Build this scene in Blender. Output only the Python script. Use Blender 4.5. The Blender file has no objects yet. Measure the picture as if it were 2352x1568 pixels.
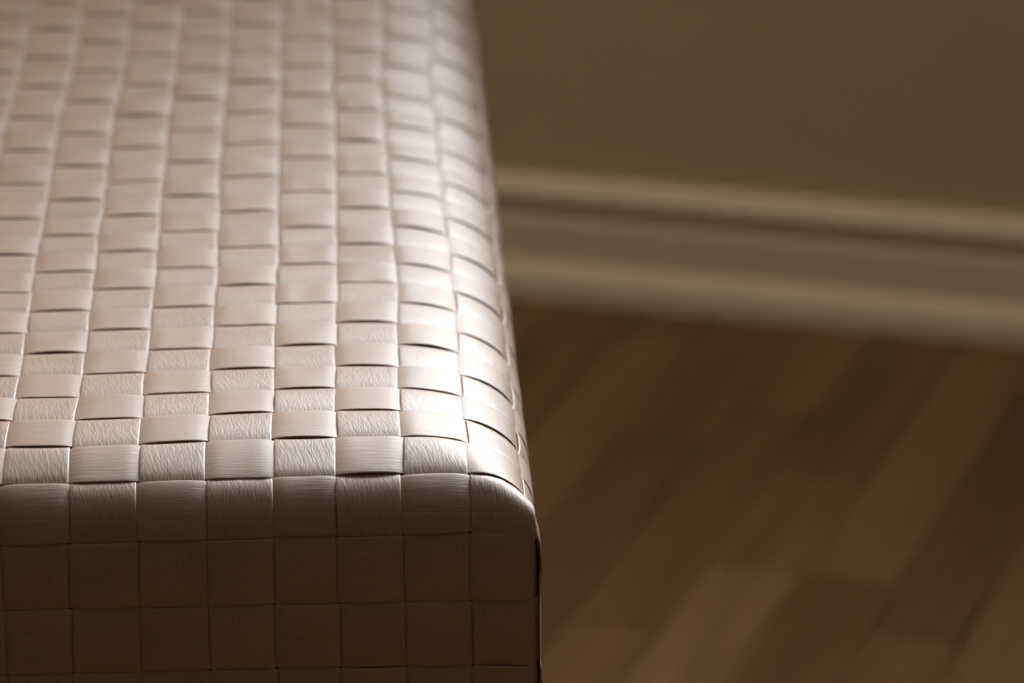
import bpy, bmesh, math, random
import numpy as np
from mathutils import Matrix, Vector

random.seed(7)
rng = np.random.default_rng(7)
scene = bpy.context.scene
COL = scene.collection

# ---------------------------------------------------------------- camera
W = 0.022            # width of one leather strip (m)
BENCH_TOP = 0.45     # height of the bench top (m)
PITCH, YAW, ROLL = math.radians(19.6386), math.radians(2.0615), math.radians(-0.7437)
CAM = Vector((6.33581 * W, -62.71420 * W, 24.53202 * W + BENCH_TOP))
fw = Vector((math.sin(YAW) * math.cos(PITCH), math.cos(YAW) * math.cos(PITCH), -math.sin(PITCH)))
rt0 = Vector((math.cos(YAW), -math.sin(YAW), 0))
up0 = rt0.cross(fw)
rt = rt0 * math.cos(ROLL) + up0 * math.sin(ROLL)
up = up0 * math.cos(ROLL) - rt0 * math.sin(ROLL)
cam_data = bpy.data.cameras.new('camera')
cam = bpy.data.objects.new('camera', cam_data)
COL.objects.link(cam)
m = Matrix((rt, up, -fw)).transposed().to_4x4()
m.translation = CAM
cam.matrix_world = m
cam_data.sensor_fit = 'HORIZONTAL'
cam_data.sensor_width = 22.3
cam_data.lens = 10500 * 22.3 / 2352
cam_data.clip_start = 0.05
cam_data.dof.use_dof = True
cam_data.dof.focus_distance = (Vector((6 * W, 1.6 * W, BENCH_TOP)) - CAM).dot(fw)
cam_data.dof.aperture_fstop = 6.6
scene.camera = cam

# ---------------------------------------------------------------- the room's frame of reference
A0 = Vector((0.24664, 1.47735, 0.0))                 # a point at the foot of the back wall
ANG = math.radians(-20.44)
E1 = Vector((math.cos(ANG), math.sin(ANG), 0))       # along the back wall, to the right
NN = Vector((E1.y, -E1.x, 0))                        # out of the back wall, into the room
SHOE = 0.022
ROOM = Matrix((E1, -NN, Vector((0, 0, 1)))).transposed().to_4x4()   # local x along wall, local -y into the room
ROOM.translation = A0 - NN * SHOE
L_, R_, D_, HC = -2.1, 2.3, 4.4, 2.5                 # left, right, depth, ceiling height
WIN = (0.0, 1.90, 1.04, 2.44)                      # window in the back wall (x0, x1, z0, z1)
FILL_WIN = (0.25, 1.0, 0.85, 2.0)                         # added left-wall window for the fill lamp (distance from back wall, z)

# ---------------------------------------------------------------- world, light, exposure
world = bpy.data.worlds.new('world')
scene.world = world
world.use_nodes = True
bg = world.node_tree.nodes['Background']
bg.inputs['Color'].default_value = (0.80, 0.88, 1.0, 1)
bg.inputs['Strength'].default_value = 0.6


def area(name, loc, direction, sx, sy, power, color):
    d = bpy.data.lights.new(name, 'AREA')
    d.shape = 'RECTANGLE'
    d.size, d.size_y = sx, sy
    d.energy = power
    d.color = color
    o = bpy.data.objects.new(name, d)
    COL.objects.link(o)
    o.location = loc
    o.rotation_euler = Vector(direction).to_track_quat('-Z', 'Z').to_euler()
    return o


BACK_POWER = 480.0
LEFT_POWER = 74.0
area('window_daylight', ROOM @ Vector(((WIN[0] + WIN[1]) / 2, 0.16, (WIN[2] + WIN[3]) / 2)), NN,
     WIN[1] - WIN[0] + .2, WIN[3] - WIN[2] + .2, BACK_POWER, (0.90, 0.95, 1.0))
area('added_side_fill', ROOM @ Vector((L_ - 0.16, -(FILL_WIN[0] + FILL_WIN[1]) / 2, (FILL_WIN[2] + FILL_WIN[3]) / 2)), E1,
     FILL_WIN[1] - FILL_WIN[0] + .2, FILL_WIN[3] - FILL_WIN[2] + .2, LEFT_POWER, (1.0, 0.86, 0.66))  # added warm fill, grazes the back wall and misses the bench front

scene.view_settings.view_transform = 'Standard'
scene.view_settings.look = 'None'
scene.view_settings.gamma = 1
scene.view_settings.use_curve_mapping = False
scene.view_settings.exposure = 0.0
scene.cycles.max_bounces = 10
scene.cycles.diffuse_bounces = 6
scene.cycles.use_denoising = True


# ---------------------------------------------------------------- helpers
def new_mat(name):
    mt = bpy.data.materials.new(name)
    mt.use_nodes = True
    nt = mt.node_tree
    return mt, nt, nt.nodes['Principled BSDF']


def link_obj(name, me, parent=None, mats=(), label=None, cat=None, kind=None, group=None):
    o = bpy.data.objects.new(name, me)
    COL.objects.link(o)
    for x in mats:
        if me is not None and x.name not in [q.name for q in me.materials if q]:
            me.materials.append(x)
    if parent is not None:
        o.parent = parent
    if label: o['label'] = label
    if cat: o['category'] = cat
    if kind: o['kind'] = kind
    if group: o['group'] = group
    return o


def boxes_mesh(name, boxes, bevel=0.0, mat=None):
    bm = bmesh.new()
    for (x0, x1, y0, y1, z0, z1) in boxes:
        r = bmesh.ops.create_cube(bm, size=1.0)
        for v in r['verts']:
            v.co.x = x0 if v.co.x < 0 else x1
            v.co.y = y0 if v.co.y < 0 else y1
            v.co.z = z0 if v.co.z < 0 else z1
    if bevel:
        bmesh.ops.bevel(bm, geom=bm.edges[:], offset=bevel, segments=2, profile=0.6, affect='EDGES')
    me = bpy.data.meshes.new(name)
    bm.to_mesh(me)
    bm.free()
    if mat: me.materials.append(mat)
    return me


def extrude_profile(name, prof, x0, x1, mat, smooth=True):
    """profile points (depth out of the wall, height) swept along local x."""
    n = len(prof)
    vs = [(x, -d, z) for x in (x0, x1) for d, z in prof]
    fs = [(i, i + 1, n + i + 1, n + i) for i in range(n - 1)]
    fs.append((n - 1, 0, n, 2 * n - 1))
    fs.append(tuple(range(n - 1, -1, -1)))
    fs.append(tuple(range(n, 2 * n)))
    me = bpy.data.meshes.new(name)
    me.from_pydata(vs, [], fs)
    me.materials.append(mat)
    for p in me.polygons: p.use_smooth = False
    return me


# ---------------------------------------------------------------- materials
def leather(name, grain_along, crease, base, rough=0.42, spec=0.5, slant=0.0):
    mt, nt, b = new_mat(name)
    N, Lk = nt.nodes, nt.links
    uv = N.new('ShaderNodeUVMap'); uv.uv_map = 'UVMap'
    info = N.new('ShaderNodeObjectInfo')
    # every strip has its own piece of hide
    off = N.new('ShaderNodeVectorMath'); off.operation = 'SCALE'
    comb = N.new('ShaderNodeCombineXYZ')
    Lk.new(info.outputs['Random'], comb.inputs[0]); Lk.new(info.outputs['Random'], comb.inputs[1])
    Lk.new(comb.outputs[0], off.inputs[0]); off.inputs['Scale'].default_value = 37.0
    add = N.new('ShaderNodeVectorMath'); add.operation = 'ADD'
    Lk.new(uv.outputs[0], add.inputs[0]); Lk.new(off.outputs[0], add.inputs[1])

    def noise(sx, sy, detail, dist=0.0, rough_=0.55, slant=0.0):
        rot = N.new('ShaderNodeVectorRotate'); rot.rotation_type = 'Z_AXIS'; rot.inputs['Angle'].default_value = slant
        Lk.new(add.outputs[0], rot.inputs['Vector'])
        mp = N.new('ShaderNodeMapping'); mp.inputs['Scale'].default_value = (sx, sy, 1)
        Lk.new(rot.outputs[0], mp.inputs[0])
        nz = N.new('ShaderNodeTexNoise'); nz.inputs['Scale'].default_value = 1.0
        nz.inputs['Detail'].default_value = detail
        nz.inputs['Roughness'].default_value = rough_
        nz.inputs['Distortion'].default_value = dist
        Lk.new(mp.outputs[0], nz.inputs['Vector'])
        return nz
    # UV unit = one strip width.  x across the strip, y along it
    grain = noise(34, grain_along, 3, 0.4)
    wrinkle = noise(27, 3.6, 3, 0.5, 0.55, slant)
    blotch = noise(0.9, 0.35, 2)
    ramp = N.new('ShaderNodeMapRange')
    ramp.inputs['From Min'].default_value = 0.3; ramp.inputs['From Max'].default_value = 0.7
    ramp.inputs['To Min'].default_value = 0.0; ramp.inputs['To Max'].default_value = 1.0
    Lk.new(blotch.outputs[0], ramp.inputs[0])
    mix = N.new('ShaderNodeMix'); mix.data_type = 'RGBA'
    mix.inputs[6].default_value = (base[0] * .93, base[1] * .90, base[2] * .88, 1)
    mix.inputs[7].default_value = (base[0] * 1.05, base[1] * 1.06, base[2] * 1.08, 1)
    Lk.new(ramp.outputs[0], mix.inputs[0])
    # fine fibres a touch darker than the hide
    gr = N.new('ShaderNodeMapRange')
    gr.inputs['From Min'].default_value = 0.35; gr.inputs['From Max'].default_value = 0.65
    gr.inputs['To Min'].default_value = 0.84; gr.inputs['To Max'].default_value = 1.04
    Lk.new(grain.outputs[0], gr.inputs[0])
    mul = N.new('ShaderNodeVectorMath'); mul.operation = 'SCALE'
    Lk.new(mix.outputs[2], mul.inputs[0]); Lk.new(gr.outputs[0], mul.inputs['Scale'])
    Lk.new(mul.outputs[0], b.inputs['Base Color'])
    b.inputs['Roughness'].default_value = rough
    b.inputs['Specular IOR Level'].default_value = spec
    b1 = N.new('ShaderNodeBump'); b1.inputs['Strength'].default_value = 1.0
    b1.inputs['Distance'].default_value = 0.00010
    Lk.new(grain.outputs[0], b1.inputs['Height'])
    b2 = N.new('ShaderNodeBump'); b2.inputs['Strength'].default_value = 1.0
    b2.inputs['Distance'].default_value = crease
    Lk.new(wrinkle.outputs[0], b2.inputs['Height'])
    Lk.new(b1.outputs[0], b2.inputs['Normal'])
    Lk.new(b2.outputs[0], b.inputs['Normal'])
    return mt


BASE = (0.310, 0.194, 0.126)
M_cross = leather('leather_crosswise', 1.2, 0.00005, BASE, 0.54, 1.0)
M_length = leather('leather_lengthwise', 5.0, 0.00011, BASE, 0.51, 1.0, 0.25)
M_side = leather('leather_side', 2.0, 0.00008, BASE, 0.5, 1.0)
M_edge, nt, b = new_mat('leather_cut_edge')
b.inputs['Base Color'].default_value = (0.20, 0.085, 0.055, 1); b.inputs['Roughness'].default_value = 0.8

M_core, nt, b = new_mat('bench_core'); b.inputs['Base Color'].default_value = (0.10, 0.055, 0.04, 1); b.inputs['Roughness'].default_value = 0.9


def wood(name, c0, c1):
    mt, nt, b = new_mat(name)
    N, Lk = nt.nodes, nt.links
    tc = N.new('ShaderNodeTexCoord'); info = N.new('ShaderNodeObjectInfo')
    comb = N.new('ShaderNodeCombineXYZ'); Lk.new(info.outputs['Random'], comb.inputs[0]); Lk.new(info.outputs['Random'], comb.inputs[1])
    sc = N.new('ShaderNodeVectorMath'); sc.operation = 'SCALE'; sc.inputs['Scale'].default_value = 23
    Lk.new(comb.outputs[0], sc.inputs[0])
    ad = N.new('ShaderNodeVectorMath'); Lk.new(tc.outputs['Object'], ad.inputs[0]); Lk.new(sc.outputs[0], ad.inputs[1])
    mp = N.new('ShaderNodeMapping'); mp.inputs['Scale'].default_value = (38, 2.6, 38); Lk.new(ad.outputs[0], mp.inputs[0])
    nz = N.new('ShaderNodeTexNoise'); nz.inputs['Scale'].default_value = 1; nz.inputs['Detail'].default_value = 5
    nz.inputs['Distortion'].default_value = 0.8
    Lk.new(mp.outputs[0], nz.inputs['Vector'])
    mr = N.new('ShaderNodeMapRange'); mr.inputs['From Min'].default_value = .34; mr.inputs['From Max'].default_value = .66
    Lk.new(nz.outputs[0], mr.inputs[0])
    mx = N.new('ShaderNodeMix'); mx.data_type = 'RGBA'
    mx.inputs[6].default_value = (*c0, 1); mx.inputs[7].default_value = (*c1, 1)
    Lk.new(mr.outputs[0], mx.inputs[0]); Lk.new(mx.outputs[2], b.inputs['Base Color'])
    b.inputs['Roughness'].default_value = 0.5
    b.inputs['Specular IOR Level'].default_value = 0.3
    bp = N.new('ShaderNodeBump'); bp.inputs['Distance'].default_value = 0.0002; bp.inputs['Strength'].default_value = .6
    Lk.new(nz.outputs[0], bp.inputs['Height']); Lk.new(bp.outputs[0], b.inputs['Normal'])
    return mt


TONES = [((0.105, 0.050, 0.020), (0.150, 0.076, 0.028)),     # dark
         ((0.124, 0.063, 0.021), (0.179, 0.094, 0.036)),     # mid dark
         ((0.146, 0.076, 0.028), (0.205, 0.112, 0.044)),     # mid
         ((0.165, 0.091, 0.036), (0.230, 0.130, 0.055)),     # mid light
         ((0.190, 0.108, 0.046), (0.264, 0.155, 0.069))]     # light
M_wood = [wood('oak_tone_%s' % s, a, c) for s, (a, c) in zip(('dark', 'umber', 'mid', 'tan', 'pale'), TONES)]
M_leg = wood('bench_leg_wood', (0.10, .05, .025), (0.16, .08, .04))


def paint(name, col, rough=0.6, bump=0.0002, scale=90, spec=.3):
    mt, nt, b = new_mat(name)
    N, Lk = nt.nodes, nt.links
    b.inputs['Base Color'].default_value = (*col, 1); b.inputs['Roughness'].default_value = rough
    b.inputs['Specular IOR Level'].default_value = spec
    tc = N.new('ShaderNodeTexCoord'); nz = N.new('ShaderNodeTexNoise'); nz.inputs['Scale'].default_value = scale
    nz.inputs['Detail'].default_value = 3
    Lk.new(tc.outputs['Object'], nz.inputs['Vector'])
    bp = N.new('ShaderNodeBump'); bp.inputs['Distance'].default_value = bump; bp.inputs['Strength'].default_value = .5
    Lk.new(nz.outputs[0], bp.inputs['Height']); Lk.new(bp.outputs[0], b.inputs['Normal'])
    return mt


M_wall = paint('wall_paint_taupe', (0.56, 0.445, 0.295), 0.85)
M_base = paint('baseboard_paint_cream', (0.82, 0.69, 0.53), 0.45, 0.00005, spec=.5)
M_ceil = paint('ceiling_paint', (0.19, 0.155, 0.12), 0.9)
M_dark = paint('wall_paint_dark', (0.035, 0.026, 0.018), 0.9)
M_frame = paint('window_paint_white', (0.78, 0.76, 0.70), 0.4, 0.00005)
M_glass = bpy.data.materials.new('window_glass'); M_glass.use_nodes = True
nt = M_glass.node_tree; nt.nodes.clear()
o_ = nt.nodes.new('ShaderNodeOutputMaterial'); tr = nt.nodes.new('ShaderNodeBsdfTransparent'); gl = nt.nodes.new('ShaderNodeBsdfGlossy')
gl.inputs['Roughness'].default_value = 0.02
fr = nt.nodes.new('ShaderNodeFresnel'); mx = nt.nodes.new('ShaderNodeMixShader')
nt.links.new(fr.outputs[0], mx.inputs[0]); nt.links.new(tr.outputs[0], mx.inputs[1]); nt.links.new(gl.outputs[0], mx.inputs[2]); nt.links.new(mx.outputs[0], o_.inputs[0])

# ---------------------------------------------------------------- room shell
T = 0.12


def room_obj(name, me, **k):
    o = link_obj(name, me, **k)
    o.matrix_world = ROOM.copy()
    return o


x0, x1, z0, z1 = WIN
room_obj('wall_back', boxes_mesh('wall_back', [
    (L_ - T, x0, 0, T, 0, HC), (x1, R_ + T, 0, T, 0, HC), (x0, x1, 0, T, 0, z0), (x0, x1, 0, T, z1, HC)], mat=M_wall), kind='structure')
d0, d1, q0, q1 = FILL_WIN
room_obj('wall_left', boxes_mesh('wall_left', [
    (L_ - T, L_, -d0, 0, 0, HC), (L_ - T, L_, -D_, -d1, 0, HC), (L_ - T, L_, -d1, -d0, 0, q0), (L_ - T, L_, -d1, -d0, q1, HC)], mat=M_dark), kind='structure')
room_obj('wall_right', boxes_mesh('wall_right', [(R_, R_ + T, -D_, 0, 0, HC)], mat=M_dark), kind='structure')
room_obj('wall_front', boxes_mesh('wall_front', [(L_ - T, R_ + T, -D_ - T, -D_, 0, HC)], mat=M_dark), kind='structure')
room_obj('ceiling', boxes_mesh('ceiling', [(L_ - T, R_ + T, -D_ - T, T, HC, HC + T)], mat=M_ceil), kind='structure')
floor = room_obj('floor', boxes_mesh('floor', [(L_ - T, R_ + T, -D_ - T, T, -0.12, -0.012)], mat=M_core), kind='structure')

# baseboard: ogee cap, deep cove, flat face, shoe moulding
prof = [(0.0, .0795), (.0035, .0795), (.0060, .0785), (.0090, .0762), (.0115, .0728), (.0130, .0692), (.0133, .0668),
        (.0120, .0654), (.0088, .0642), (.0070, .0622), (.0062, .0592), (.0066, .0560), (.0080, .0536), (.0100, .0520), (.0108, .0500),
        (.0112, .0225), (.0120, .0222), (.0152, .0212), (.0182, .0188), (.0205, .0152), (.0216, .0112), (.0220, .0065),
        (.0220, 0.0), (0.0, 0.0)]
room_obj('baseboard_back', extrude_profile('baseboard_back', prof, L_, R_, M_base), kind='structure')


def side_base(name, px, direction):
    me = extrude_profile(name, prof, 0, D_, M_base)
    o = link_obj(name, me, kind='structure')
    if direction > 0:   # left wall, facing +x
        loc = Matrix.Translation((px, -D_, 0)) @ Matrix.Rotation(math.radians(90), 4, 'Z')
    else:
        loc = Matrix.Translation((px, 0, 0)) @ Matrix.Rotation(math.radians(-90), 4, 'Z')
    o.matrix_world = ROOM @ loc


side_base('baseboard_left', L_, 1)
side_base('baseboard_right', R_, -1)


def window(name, w, h, mat4, cols, rows):
    e = bpy.data.objects.new(name, None); COL.objects.link(e)
    e['kind'] = 'structure'
    e.matrix_world = mat4
    f = 0.055
    bars = [(0, f, .03, .09, 0, h), (w - f, w, .03, .09, 0, h), (f, w - f, .03, .09, 0, f), (f, w - f, .03, .09, h - f, h)]
    link_obj('window_frame', boxes_mesh('window_frame', bars, mat=M_frame), e)
    cw, rh = (w - 2 * f) / cols, (h - 2 * f) / rows
    for i in range(1, cols):
        link_obj('mullion', boxes_mesh('mullion', [(f + i * cw - .014, f + i * cw + .014, .04, .08, f, h - f)], mat=M_frame), e)
    for i in range(cols):
        for j in range(rows):
            a_, b_ = f + i * cw + .014 * (i > 0), f + (i + 1) * cw - .014 * (i < cols - 1)
            link_obj('pane', boxes_mesh('pane', [(a_, b_, .058, .061, f + j * rh, f + (j + 1) * rh)], mat=M_glass), e)
    link_obj('window_sill', boxes_mesh('window_sill', [(-.05, w + .05, -.05, .03, -.03, 0)], bevel=.004, mat=M_frame), e)
    return e


window('window_1', x1 - x0, z1 - z0, ROOM @ Matrix.Translation((x0, 0, z0)), 3, 1)
window('added_fill_window', d1 - d0, q1 - q0, ROOM @ Matrix.Translation((L_, -d1, q0)) @ Matrix.Rotation(math.radians(90), 4, 'Z'), 2, 1)  # unseen window added to house the left fill lamp

# ---------------------------------------------------------------- floor strips (they run out from the back wall)
PW = 0.054
PX = 0.247            # one joint between strips
plank_mesh = {}


def plank(px0, n0, n1, tone):
    """px0: left edge along the wall; n0..n1 distance from the foot of the wall."""
    ln = round(n1 - n0, 3)
    key = (ln, tone)
    if key not in plank_mesh:
        g, bv = 0.0003, 0.0007
        w, l = PW / 2 - g, ln / 2 - g
        vs = []
        for (ww, ll, z) in ((w, l, -.012), (w, l, -bv), (w - bv, l - bv, 0)):
            vs += [(-ww, -ll, z), (ww, -ll, z), (ww, ll, z), (-ww, ll, z)]
        fs = [(8, 9, 10, 11)]
        for k in (0, 4):
            for i in range(4):
                j = (i + 1) % 4
                fs.append((k + i, k + j, k + 4 + j, k + 4 + i))
        me = bpy.data.meshes.new('plank'); me.from_pydata(vs, [], fs); me.materials.append(M_wood[tone])
        plank_mesh[key] = me
    o = bpy.data.objects.new('plank', plank_mesh[key])
    COL.objects.link(o)
    o.parent = floor
    o.location = (px0 + PW / 2, SHOE - (n0 + n1) / 2 - 0.0, 0)
    return o


# floor's own frame: local y = SHOE - n  (n measured from the visible foot of the baseboard)
FIX = {  # column index relative to PX: joints (n) and tones seen in the photograph
    -2: ([0.0, 0.262, 0.70], [1, 0, 1]),
    -1: ([0.0, 0.20, 0.55], [2, 1, 2]),
    0: ([0.0, 0.30, 0.450, 0.95], [1, 2, 4]),
    1: ([0.0, 0.08, 0.450, 0.90], [2, 3, 1]),
    2: ([0.0, 0.134, 0.52], [2, 0, 1]),
    3: ([0.0, 0.16, 0.60], [1, 2, 1]),
    -3: ([0.0, 0.10, 0.50], [1, 3, 1]),
    -4: ([0.0, 0.30, 0.74], [1, 3, 1]),
}
NEAR_COLS = range(-14, 11)
NEAR_N = 1.30
stuff_boxes = [[] for _ in TONES]
k0 = int(math.floor((L_ - PX) / PW)); k1 = int(math.ceil((R_ - PX) / PW))
for k in range(k0, k1 + 1):
    r = random.Random(100 + k)
    xs = PX + k * PW
    if k in FIX:
        js, ts = list(FIX[k][0]), list(FIX[k][1])
        js[0] = -SHOE - .002
    else:
        js, ts = [-SHOE - .002], []
        js.append(round(r.uniform(.08, .45), 2)); ts.append(r.choice([0, 1, 1, 2, 2, 3]))
    while len(ts) < len(js) - 1: ts.append(r.choice([1, 2]))
    while js[-1] < D_ - .45:
        js.append(round(js[-1] + r.choice([.32, .38, .44, .50]), 3)); ts.append(r.choice([0, 1, 1, 2, 2, 3, 4]))
    js.append(D_ - SHOE); ts.append(1)
    for i in range(len(js) - 1):
        if js[i + 1] - js[i] < .02: continue
        if k in NEAR_COLS and js[i] < NEAR_N:
            plank(xs, js[i], js[i + 1], ts[i])
        else:
            g = .0004
            if xs < L_ - .01: continue
            stuff_boxes[ts[i]].append((xs + g, min(xs + PW, R_) - g, SHOE - js[i + 1] + g, SHOE - js[i] - g, -.012, 0))
bm = bmesh.new()
vs, fs, mi = [], [], []
for t, bl in enumerate(stuff_boxes):
    for (a, c, d, e, f, g) in bl:
        if c <= a: continue
        n = len(vs)
        vs += [(a, d, f), (c, d, f), (c, e, f), (a, e, f), (a, d, g), (c, d, g), (c, e, g), (a, e, g)]
        for q in ((4, 5, 6, 7), (0, 1, 5, 4), (1, 2, 6, 5), (2, 3, 7, 6), (3, 0, 4, 7)):
            fs.append(tuple(n + z for z in q)); mi.append(t)
bm.free()
me = bpy.data.meshes.new('flooring'); me.from_pydata(vs, [], fs)
for x in M_wood: me.materials.append(x)
me.polygons.foreach_set('material_index', mi)
link_obj('outlying_planks', me, floor, kind='stuff')

# ---------------------------------------------------------------- the woven bench
U0, U1 = -11, 9          # lengthwise strips lie between these lines (strip widths)
NV = 34                  # crosswise strips, counted from the front edge
NS = 13                  # strips down each side
SH = 1.047               # height of one side strip
YF = 0.386               # front face
XS = 8.97                # right face
S_AMP = 0.031            # how far a strip rises over / dips under its neighbours
THICK = 0.036


def profile(knots, tmax):
    """integrates a bend: returns t, position along the flat, drop."""
    t = np.linspace(0, tmax, 400)
    ang = np.radians(np.interp(t, [k[0] for k in knots], [k[1] for k in knots]))
    ker = np.hanning(41); ker /= ker.sum()
    ang = np.convolve(np.pad(ang, 20, mode='edge'), ker, 'valid')
    dt = t[1] - t[0]
    c = np.concatenate([[0], np.cumsum((np.cos(ang[1:]) + np.cos(ang[:-1])) / 2 * dt)])
    s = np.concatenate([[0], np.cumsum((np.sin(ang[1:]) + np.sin(ang[:-1])) / 2 * dt)])
    # position measured inwards from the flat part, drop measured from the top
    pos = t[-1] - (c[-1] - c)
    drop = s[-1] - s
    return t, pos, drop


FT, FPOS, FDROP = profile([(0, 88), (.2, 72), (.45, 50), (.75, 31), (1.1, 20), (1.5, 14), (2.0, 7), (2.5, 3), (3.1, 0)], 3.3)
RT, RPOS, RDROP = profile([(0, 64), (.25, 45), (.5, 33), (1.0, 17), (1.5, 9), (2.1, 2), (2.5, 0)], 2.7)


def prof_eval(t, T_, P_, D_p):
    tc = np.clip(t, 0, T_[-1])
    pos = np.where(t > T_[-1], t, np.interp(tc, T_, P_))
    drop = np.where(t > T_[-1], 0, np.interp(tc, T_, D_p))
    return pos, drop


# hand-woven unevenness: measured offsets (in strip widths) of the crossings
WOB = [(2,3,0.0,-.13),(3,3,.02,-.07),(4,3,.04,-.01),(5,3,.02,.03),(6,3,-.02,.03),(7,3,-.02,-.02),(1,4,.05,-.06),(2,4,.02,-.08),(3,4,.03,-.06),(4,4,.04,-.05),(5,4,.05,.07),(6,4,-.03,.06),(7,4,-.03,-.01),(2,5,.02,-.07),(3,5,.01,-.07),(4,5,.03,0),(5,5,.04,-.02),(6,5,0,.01),(7,5,-.03,-.06),(1,6,.04,-.07),(2,6,.01,-.08),(3,6,.03,-.01),(4,6,.03,-.03),(5,6,.04,0),(6,6,-.01,.01),(2,7,.01,0),(3,7,-.01,-.01),(4,7,.04,.1),(5,7,.02,.07),(6,7,.03,.12),(7,7,.01,.05),(1,8,0,-.01),(2,8,-.01,0),(3,8,.01,.03),(4,8,.02,.04),(5,8,.05,.12),(6,8,0,.13),(2,9,0,.03),(3,9,0,.04),(4,9,.05,.08),(5,9,.02,.05),(6,9,.04,.1),(7,9,.04,.05),(1,10,-.02,-.04),(2,10,-.02,-.02),(3,10,.01,.06),(4,10,.03,.05),(5,10,.04,.11),(6,10,.03,.1),(1,12,-.02,-.11),(2,12,-.04,-.09),(3,12,0,-.01),(4,12,.01,.01),(5,12,.04,.07),(6,12,.04,.07),(1,14,-.04,-.12),(2,14,-.03,-.12),(3,14,-.02,-.03),(4,14,-.01,-.03),(5,14,.03,.11),(6,14,.07,.06),(1,16,-.05,-.13),(2,16,-.06,-.16),(3,16,-.02,-.03),(4,16,-.05,-.03),(5,16,.03,.12),(6,16,.06,.07),(1,18,-.08,-.1),(2,18,-.08,-.13),(3,18,-.05,-.04),(4,18,-.07,-.07),(5,18,.02,.09),(6,18,.05,.01),
       (8,4,-.05,-.02),(8,7,-.04,0),(8,10,-.06,0),(8,13,-.10,0),(8,17,-.14,0),(8,21,-.18,0),(7,12,-.01,.03),(7,15,-.05,.02),(7,18,-.08,0)]
WOBF = [(2,0,-.01,-.02),(3,0,.02,0),(4,0,.03,-.01),(5,0,.04,0),(6,0,-.06,.01),(7,0,-.06,-.01),(8,0,-.06,0),(2,1,-.04,-.03),(3,1,-.02,0),(4,1,.02,0),(5,1,.02,0),(6,1,-.05,.02),(7,1,-.06,.03),(8,1,-.07,.04),(2,2,-.06,-.01),(3,2,-.02,-.02),(4,2,.01,-.02),(5,2,.04,-.01),(6,2,-.05,0),(7,2,-.03,.01),(8,2,-.06,.02)]
# one table over the unrolled cover: depth down the front face counts as negative v
TAB = np.array(WOB + [(a, -b, c, -d) for a, b, c, d in WOBF], float)


def wobble(u, v):
    sh = u.shape
    u, v = u.ravel(), v.ravel()
    du = u[:, None] - TAB[None, :, 0]; dv = v[:, None] - TAB[None, :, 1]
    w = np.exp(-(du ** 2 / .50 + dv ** 2 / 1.6))
    s = w.sum(1) + 0.12
    return ((w * TAB[:, 2]).sum(1) / s).reshape(sh), ((w * TAB[:, 3]).sum(1) / s).reshape(sh)


def wob_at(u, v):
    m_ = (u > -3) & (v < 26) & (v > -5)
    a = np.zeros_like(u); c = np.zeros_like(u)
    if m_.any():
        a[m_], c[m_] = wobble(u[m_], v[m_])
    return a, c


def sstep(x):
    x = np.clip(x, 0, 1)
    return x * x * (3 - 2 * x)


def x_face(u):
    """x of a lengthwise line once it hangs on the front or back face."""
    r = np.interp(u, [7, 8, 9], [7, 8.0, XS - .02])
    l = np.interp(u, [U0, U0 + 1, U0 + 2], [U0 + .05, U0 + 1, U0 + 2])
    return np.where(u > 7, r, np.where(u < U0 + 2, l, u))


def y_face(v):
    f = np.interp(v, [0, 1, 2], [YF + .02, 1.04, 2.0])
    bk = np.interp(v, [NV - 2, NV - 1, NV], [NV - 2, NV - 1.04, NV - YF - .02])
    return np.where(v < 2, f, np.where(v > NV - 2, bk, v))


def top(u, v):
    du, dv = wob_at(u, v)
    xr, dr = prof_eval(U1 - u, RT, RPOS, RDROP)
    xl, dl = prof_eval(u - U0, RT, RPOS, RDROP)
    yf, df = prof_eval(v, FT, FPOS, FDROP)
    yb, db = prof_eval(NV - v, FT, FPOS, FDROP)
    x = np.where(u > (U0 + U1) / 2, U1 - xr, U0 + xl)
    y = np.where(v < NV / 2, yf, NV - yb)
    vv = np.minimum(v, NV - v)
    uu = np.minimum(U1 - u, u - U0)
    s = sstep(1 - vv / 1.5)
    q = sstep(1 - uu / 1.5)
    x2 = x * (1 - s) + x_face(u) * s
    y2 = y * (1 - q) + y_face(v) * q
    n = 3.5
    # by the side edges the strips stay level longer and fold over the front late
    q2 = sstep(1 - uu)
    _, df = prof_eval(v * (1 + .45 * q2), FT, FPOS, FDROP)
    _, db = prof_eval((NV - v) * (1 + .45 * q2), FT, FPOS, FDROP)
    dU, dV = np.maximum(dr, dl), np.maximum(df, db)
    z = -(dU ** n + dV ** n + 1e-12) ** (1 / n)
    x2 = x2 + du * (1 - .7 * q)
    y2 = y2 + dv * sstep(vv / 2.0)
    return np.stack([x2, y2, z], -1)


D_F = float(FDROP[0]); D_R = float(RDROP[0])


def d0_front(u):
    _, dr = prof_eval(U1 - u, RT, RPOS, RDROP); _, dl = prof_eval(u - U0, RT, RPOS, RDROP)
    return (D_F ** 3.5 + np.maximum(dr, dl) ** 3.5) ** (1 / 3.5)


def d0_side(v):
    _, df = prof_eval(v, FT, FPOS, FDROP); _, db = prof_eval(NV - v, FT, FPOS, FDROP)
    return (D_R ** 3.5 + np.maximum(df, db) ** 3.5) ** (1 / 3.5)


Y_TOP0 = float(prof_eval(np.array(0.), FT, FPOS, FDROP)[0])
X_TOP0 = U1 - float(prof_eval(np.array(0.), RT, RPOS, RDROP)[0])


def front(u, s, back=False):
    du, dv = wob_at(u, -s)
    if back: du = dv = du * 0
    y = YF + (Y_TOP0 - YF) * np.exp(-s * 6)
    if back: y = NV - y
    return np.stack([x_face(u) + du, y + u * 0, -d0_front(u) - SH * s + dv * np.minimum(1, s * 3) * SH], -1)


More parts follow.
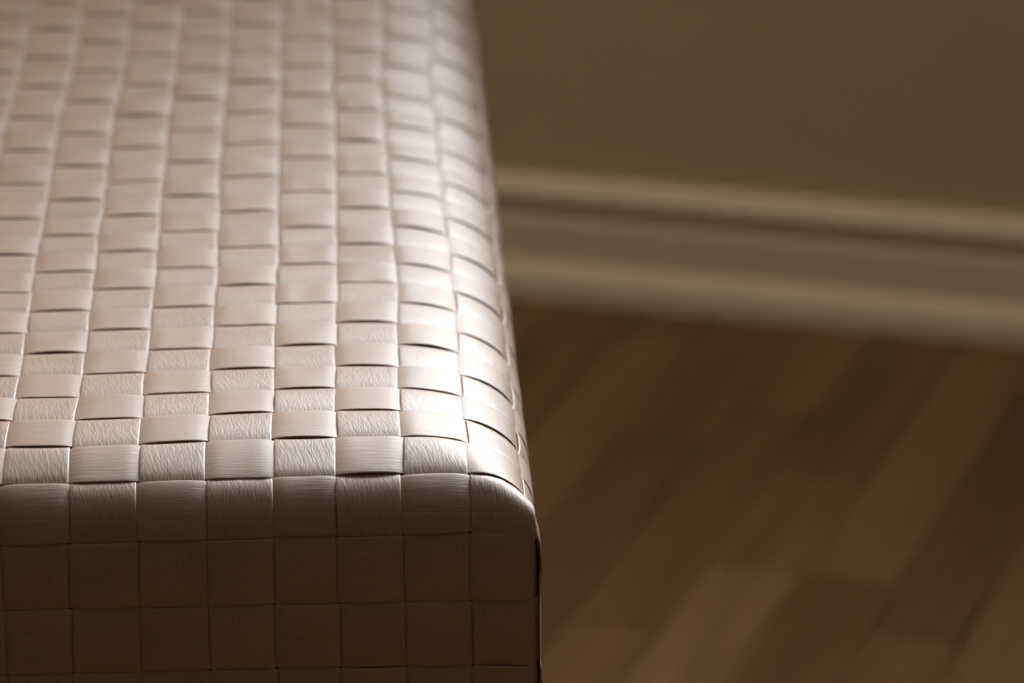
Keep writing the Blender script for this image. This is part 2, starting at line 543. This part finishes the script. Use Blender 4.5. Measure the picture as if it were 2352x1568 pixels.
def side(v, s, left=False):
    x = XS - (XS - X_TOP0) * np.exp(-s * 4) * sstep(np.minimum(v, NV - v) / 1.2)
    if left: x = U0 + (U1 - x)
    d = d0_side(v)
    d = d + (D_F - d) * sstep(s / 3.0)
    return np.stack([x + v * 0, y_face(v) + s * 0, -d - SH * s], -1)


CROSS = np.array([-.5, -.494, -.475, -.40, -.22, 0, .22, .40, .475, .494, .5])
LIFT = np.array([-.014, -.004, -.001, .0, .001, .001, .001, .0, -.001, -.004, -.014])


def build_strip(name, P, tau, sign0, width, mats, closed=False, uvseed=0, curl=1.0):
    """P: (n, 11, 3) surface points across the strip in strip widths; tau: cell coordinate; sign0: +1 when cell 0 is over."""
    n, mC = P.shape[:2]
    if closed:
        Pe = np.concatenate([P[-2:], P, P[:2]], 0)
        da = np.gradient(Pe, axis=0)[2:-2]
    else:
        da = np.gradient(P, axis=0)
    dc = np.gradient(P, axis=1)
    N = np.cross(dc, da)
    N /= np.linalg.norm(N, axis=2, keepdims=True) + 1e-9
    c0 = np.array([(U0 + U1) / 2, NV / 2, -6.0])
    if ((P[n // 2, mC // 2] - c0) * N[n // 2, mC // 2]).sum() < 0: N = -N
    s = np.sin(np.pi * tau) * sign0
    k = 0.45
    h = S_AMP * s / np.sqrt(s * s + k * k) * math.sqrt(1 + k * k)
    # a small individual lift and tilt for each raised piece
    cell = np.floor(tau).astype(int)
    r = np.random.default_rng(uvseed)
    jit = r.normal(0, .006, 400); tilt = r.normal(0, .007, 400)
    env = np.sin(np.pi * (tau - cell)) ** 2
    H = h[:, None] + LIFT[None, :] * curl + (jit[cell % 400] * env)[:, None] + (tilt[cell % 400] * env)[:, None] * (CROSS * 2)[None, :]
    topv = P + N * H[..., None]
    bi = np.array([0, 3, 5, 7, 10])
    botv = (P + N * (H - THICK)[..., None])[:, bi[::-1]]
    ring = np.concatenate([topv, botv], 1)
    R_n = ring.shape[1]
    V = ring.reshape(-1, 3) * W
    V[:, 2] += BENCH_TOP
    rows = n if closed else n - 1
    i = np.arange(rows)[:, None]; j = np.arange(R_n)[None, :]
    i2 = (i + 1) % n; j2 = (j + 1) % R_n
    F = np.stack([i * R_n + j, i * R_n + j2, i2 * R_n + j2, i2 * R_n + j], -1).reshape(-1, 4)
    fm = np.broadcast_to(np.where((np.arange(R_n) >= mC - 1), 1, 0)[None, :], (rows, R_n)).reshape(-1)
    # arc length for the texture
    mid = P[:, mC // 2]
    arc = np.concatenate([[0], np.cumsum(np.linalg.norm(np.diff(mid, axis=0), axis=1))])
    arc = np.append(arc, arc[-1] + .1) if closed else arc
    cu = np.concatenate([CROSS, CROSS[bi[::-1]]])
    uv = np.stack([
        np.broadcast_to(np.stack([cu[np.arange(R_n)], cu[(np.arange(R_n) + 1) % R_n], cu[(np.arange(R_n) + 1) % R_n], cu[np.arange(R_n)]], -1)[None], (rows, R_n, 4)),
        np.broadcast_to(np.stack([arc[:rows], arc[:rows], arc[1:rows + 1], arc[1:rows + 1]], -1)[:, None, :], (rows, R_n, 4))], -1)
    me = bpy.data.meshes.new(name)
    nf = len(F)
    me.vertices.add(len(V)); me.vertices.foreach_set('co', V.ravel())
    me.loops.add(nf * 4); me.loops.foreach_set('vertex_index', F.ravel().astype(np.int32))
    me.polygons.add(nf)
    me.polygons.foreach_set('loop_start', np.arange(0, nf * 4, 4, dtype=np.int32))
    me.polygons.foreach_set('material_index', fm.astype(np.int32))
    me.polygons.foreach_set('use_smooth', np.ones(nf, dtype=bool))
    ul = me.uv_layers.new(name='UVMap')
    ul.data.foreach_set('uv', np.ascontiguousarray(uv, dtype=np.float32).ravel())
    for x in mats: me.materials.append(x)
    me.update(calc_edges=True)
    if not closed:
        pass
    bm_ = bmesh.new(); bm_.from_mesh(me)
    bmesh.ops.recalc_face_normals(bm_, faces=bm_.faces[:])
    bm_.to_mesh(me); bm_.free()
    return me


bench = bpy.data.objects.new('bench', None)
COL.objects.link(bench)
bench['label'] = 'bench woven from flat pale beige leather strips in a plain checkered weave'
bench['category'] = 'bench'


def to_bench(o):
    o.parent = bench


def edges(k, t, lo, hi, seed, wmul=1.0):
    """centre and half width of strip k along t, with hand-cut wander."""
    r = np.random.default_rng(seed)
    ph = r.uniform(0, 6.28, 4)
    cen = (lo + hi) / 2 + .010 * np.sin(t * .7 + ph[0]) + .008 * np.sin(t * 1.9 + ph[1])
    wid = (hi - lo) * wmul * (0.975 + .012 * np.sin(t * 1.3 + ph[2]))
    return cen, wid


RES = 10
# lengthwise strips: up the back, over the top, down the front
for i in range(U0, U1):
    res = RES
    sv = np.linspace(NS, 0, NS * res // 2 + 1)
    tv = np.linspace(NV, 0, NV * res + 1)
    fv = np.linspace(0, NS, NS * res + 1)
    tau = np.concatenate([NV + sv[:-1], tv, -fv[1:]])
    cen, wid = edges(i, tau, i, i + 1, 1000 + i)
    U = np.clip(cen[:, None] + CROSS[None, :] * wid[:, None], U0 + .003, U1 - .003)
    nb, ntp = len(sv) - 1, len(tv)
    P = np.concatenate([
        front(U[:nb], np.broadcast_to(sv[:-1, None], (nb, 11)), back=True),
        top(U[nb:nb + ntp], np.broadcast_to(tv[:, None], (ntp, 11))),
        front(U[nb + ntp:], np.broadcast_to(fv[1:, None], (len(fv) - 1, 11)))], 0)
    me = build_strip('lengthwise_strip', P, tau, 1 if i % 2 == 0 else -1, 1, (M_length, M_edge), uvseed=50 + i)
    to_bench(link_obj('lengthwise_strip', me))

# crosswise strips: up the left side, over the top, down the right side
for j in range(NV):
    res = RES if j < 28 else 6
    sv = np.linspace(NS, 0, NS * 5 + 1)
    tv = np.linspace(U0, U1, (U1 - U0) * res + 1)
    fv = np.linspace(0, NS, NS * res + 1)
    tau = np.concatenate([U0 - sv[:-1], tv, U1 + fv[1:]])
    cen, wid = edges(j, tau, j, j + 1, 2000 + j, 1.01)
    V_ = np.clip(cen[:, None] + CROSS[None, :] * wid[:, None], .003, NV - .003)
    nb, ntp = len(sv) - 1, len(tv)
    P = np.concatenate([
        side(V_[:nb], np.broadcast_to(sv[:-1, None], (nb, 11)), left=True),
        top(np.broadcast_to(tv[:, None], (ntp, 11)).copy(), V_[nb:nb + ntp]),
        side(V_[nb + ntp:], np.broadcast_to(fv[1:, None], (len(fv) - 1, 11)))], 0)
    # over where (i + j) is odd
    me = build_strip('crosswise_strip', P, tau, -1 if j % 2 == 0 else 1, 1, (M_cross, M_edge), uvseed=150 + j)
    to_bench(link_obj('crosswise_strip', me))

# side strips: rings around the four faces
RHO = .10
for k in range(NS):
    us = np.linspace(U0 + RHO * 2, U1 - RHO * 2, (U1 - U0) * RES + 1)
    vs_ = np.linspace(RHO * 2, NV - RHO * 2, NV * 6 + 1)
    na = 7
    cen_s = k + .5

    def ring_pts(s_row):
        """one closed loop at depth s_row"""
        pts, tau = [], []
        s1 = lambda n_: np.full(n_, s_row)
        f = front(us, s1(len(us)))
        pts.append(f); tau.append(us)
        rsd = side(vs_, s1(len(vs_)))
        # rounded corner front -> right
        def corner(p, q, c, t0, t1):
            a = np.linspace(0, 1, na + 2)[1:-1, None]
            b_ = (1 - a) ** 2 * p + 2 * a * (1 - a) * c + a ** 2 * q
            return b_, t0 + (t1 - t0) * a[:, 0]
        c1 = np.array([rsd[0][0], f[-1][1], (f[-1][2] + rsd[0][2]) / 2])
        p_, t_ = corner(f[-1], rsd[0], c1, us[-1], U1 + vs_[0]); pts.append(p_); tau.append(t_)
        pts.append(rsd); tau.append(U1 + vs_)
        bkk = front(us[::-1], s1(len(us)), back=True)
        c2 = np.array([rsd[-1][0], bkk[0][1], (bkk[0][2] + rsd[-1][2]) / 2])
        p_, t_ = corner(rsd[-1], bkk[0], c2, U1 + vs_[-1], U1 + NV + (U1 - us[-1])); pts.append(p_); tau.append(t_)
        pts.append(bkk); tau.append(U1 + NV + (U1 - us[::-1]))
        lf = side(vs_[::-1], s1(len(vs_)), left=True)
        c3 = np.array([lf[0][0], bkk[-1][1], (bkk[-1][2] + lf[0][2]) / 2])
        p_, t_ = corner(bkk[-1], lf[0], c3, U1 + NV + (U1 - us[0]), 2 * U1 - U0 + NV + (NV - vs_[-1])); pts.append(p_); tau.append(t_)
        pts.append(lf); tau.append(2 * U1 - U0 + NV + (NV - vs_[::-1]))
        c4 = np.array([lf[-1][0], f[0][1], (f[0][2] + lf[-1][2]) / 2])
        p_, t_ = corner(lf[-1], f[0], c4, 2 * U1 - U0 + 2 * NV - vs_[0], 2 * U1 - U0 + 2 * NV + us[0] - U0); pts.append(p_); tau.append(t_)
        return np.concatenate(pts, 0), np.concatenate(tau)
    cols_ = []
    for c in CROSS:
        p_, tau = ring_pts(max(0.004, cen_s + c * .985))
        cols_.append(p_)
    P = np.stack(cols_, 1)
    # on the front the ring is over where (i - 1 - k) is odd
    me = build_strip('side_strip', P, tau, -1 if (k + 1) % 2 == 0 else 1, 1, (M_side, M_edge), closed=True, uvseed=300 + k)
    to_bench(link_obj('side_strip', me))

# core under the weave
bx0, bx1, by0, by1 = (U0 + .28) * W, (XS - .18) * W, (YF + .22) * W, (NV - YF - .22) * W
zt, zb = BENCH_TOP - .16 * W, BENCH_TOP - (1.0 + NS * SH) * W
bm = bmesh.new()
r = bmesh.ops.create_cube(bm, size=1.0)
for v in r['verts']:
    v.co.x = bx0 if v.co.x < 0 else bx1
    v.co.y = by0 if v.co.y < 0 else by1
    v.co.z = zb if v.co.z < 0 else zt
te = [e for e in bm.edges if all(v.co.z > zt - .001 for v in e.verts)]
bmesh.ops.bevel(bm, geom=te, offset=1.7 * W, segments=5, profile=.5, affect='EDGES', clamp_overlap=True)
me = bpy.data.meshes.new('seat_core'); bm.to_mesh(me); bm.free(); me.materials.append(M_core)
to_bench(link_obj('seat_core', me))
for lx in (bx0 + .035, bx1 - .035):
    for ly in (by0 + .035, by1 - .035):
        bm = bmesh.new()
        bmesh.ops.create_cone(bm, cap_ends=True, segments=20, radius1=.014, radius2=.021, depth=zb + .01,
                              matrix=Matrix.Translation((lx, ly, (zb + .01) / 2)))
        me = bpy.data.meshes.new('leg'); bm.to_mesh(me); bm.free(); me.materials.append(M_leg)
        for p in me.polygons: p.use_smooth = len(p.vertices) == 4
        to_bench(link_obj('leg', me))
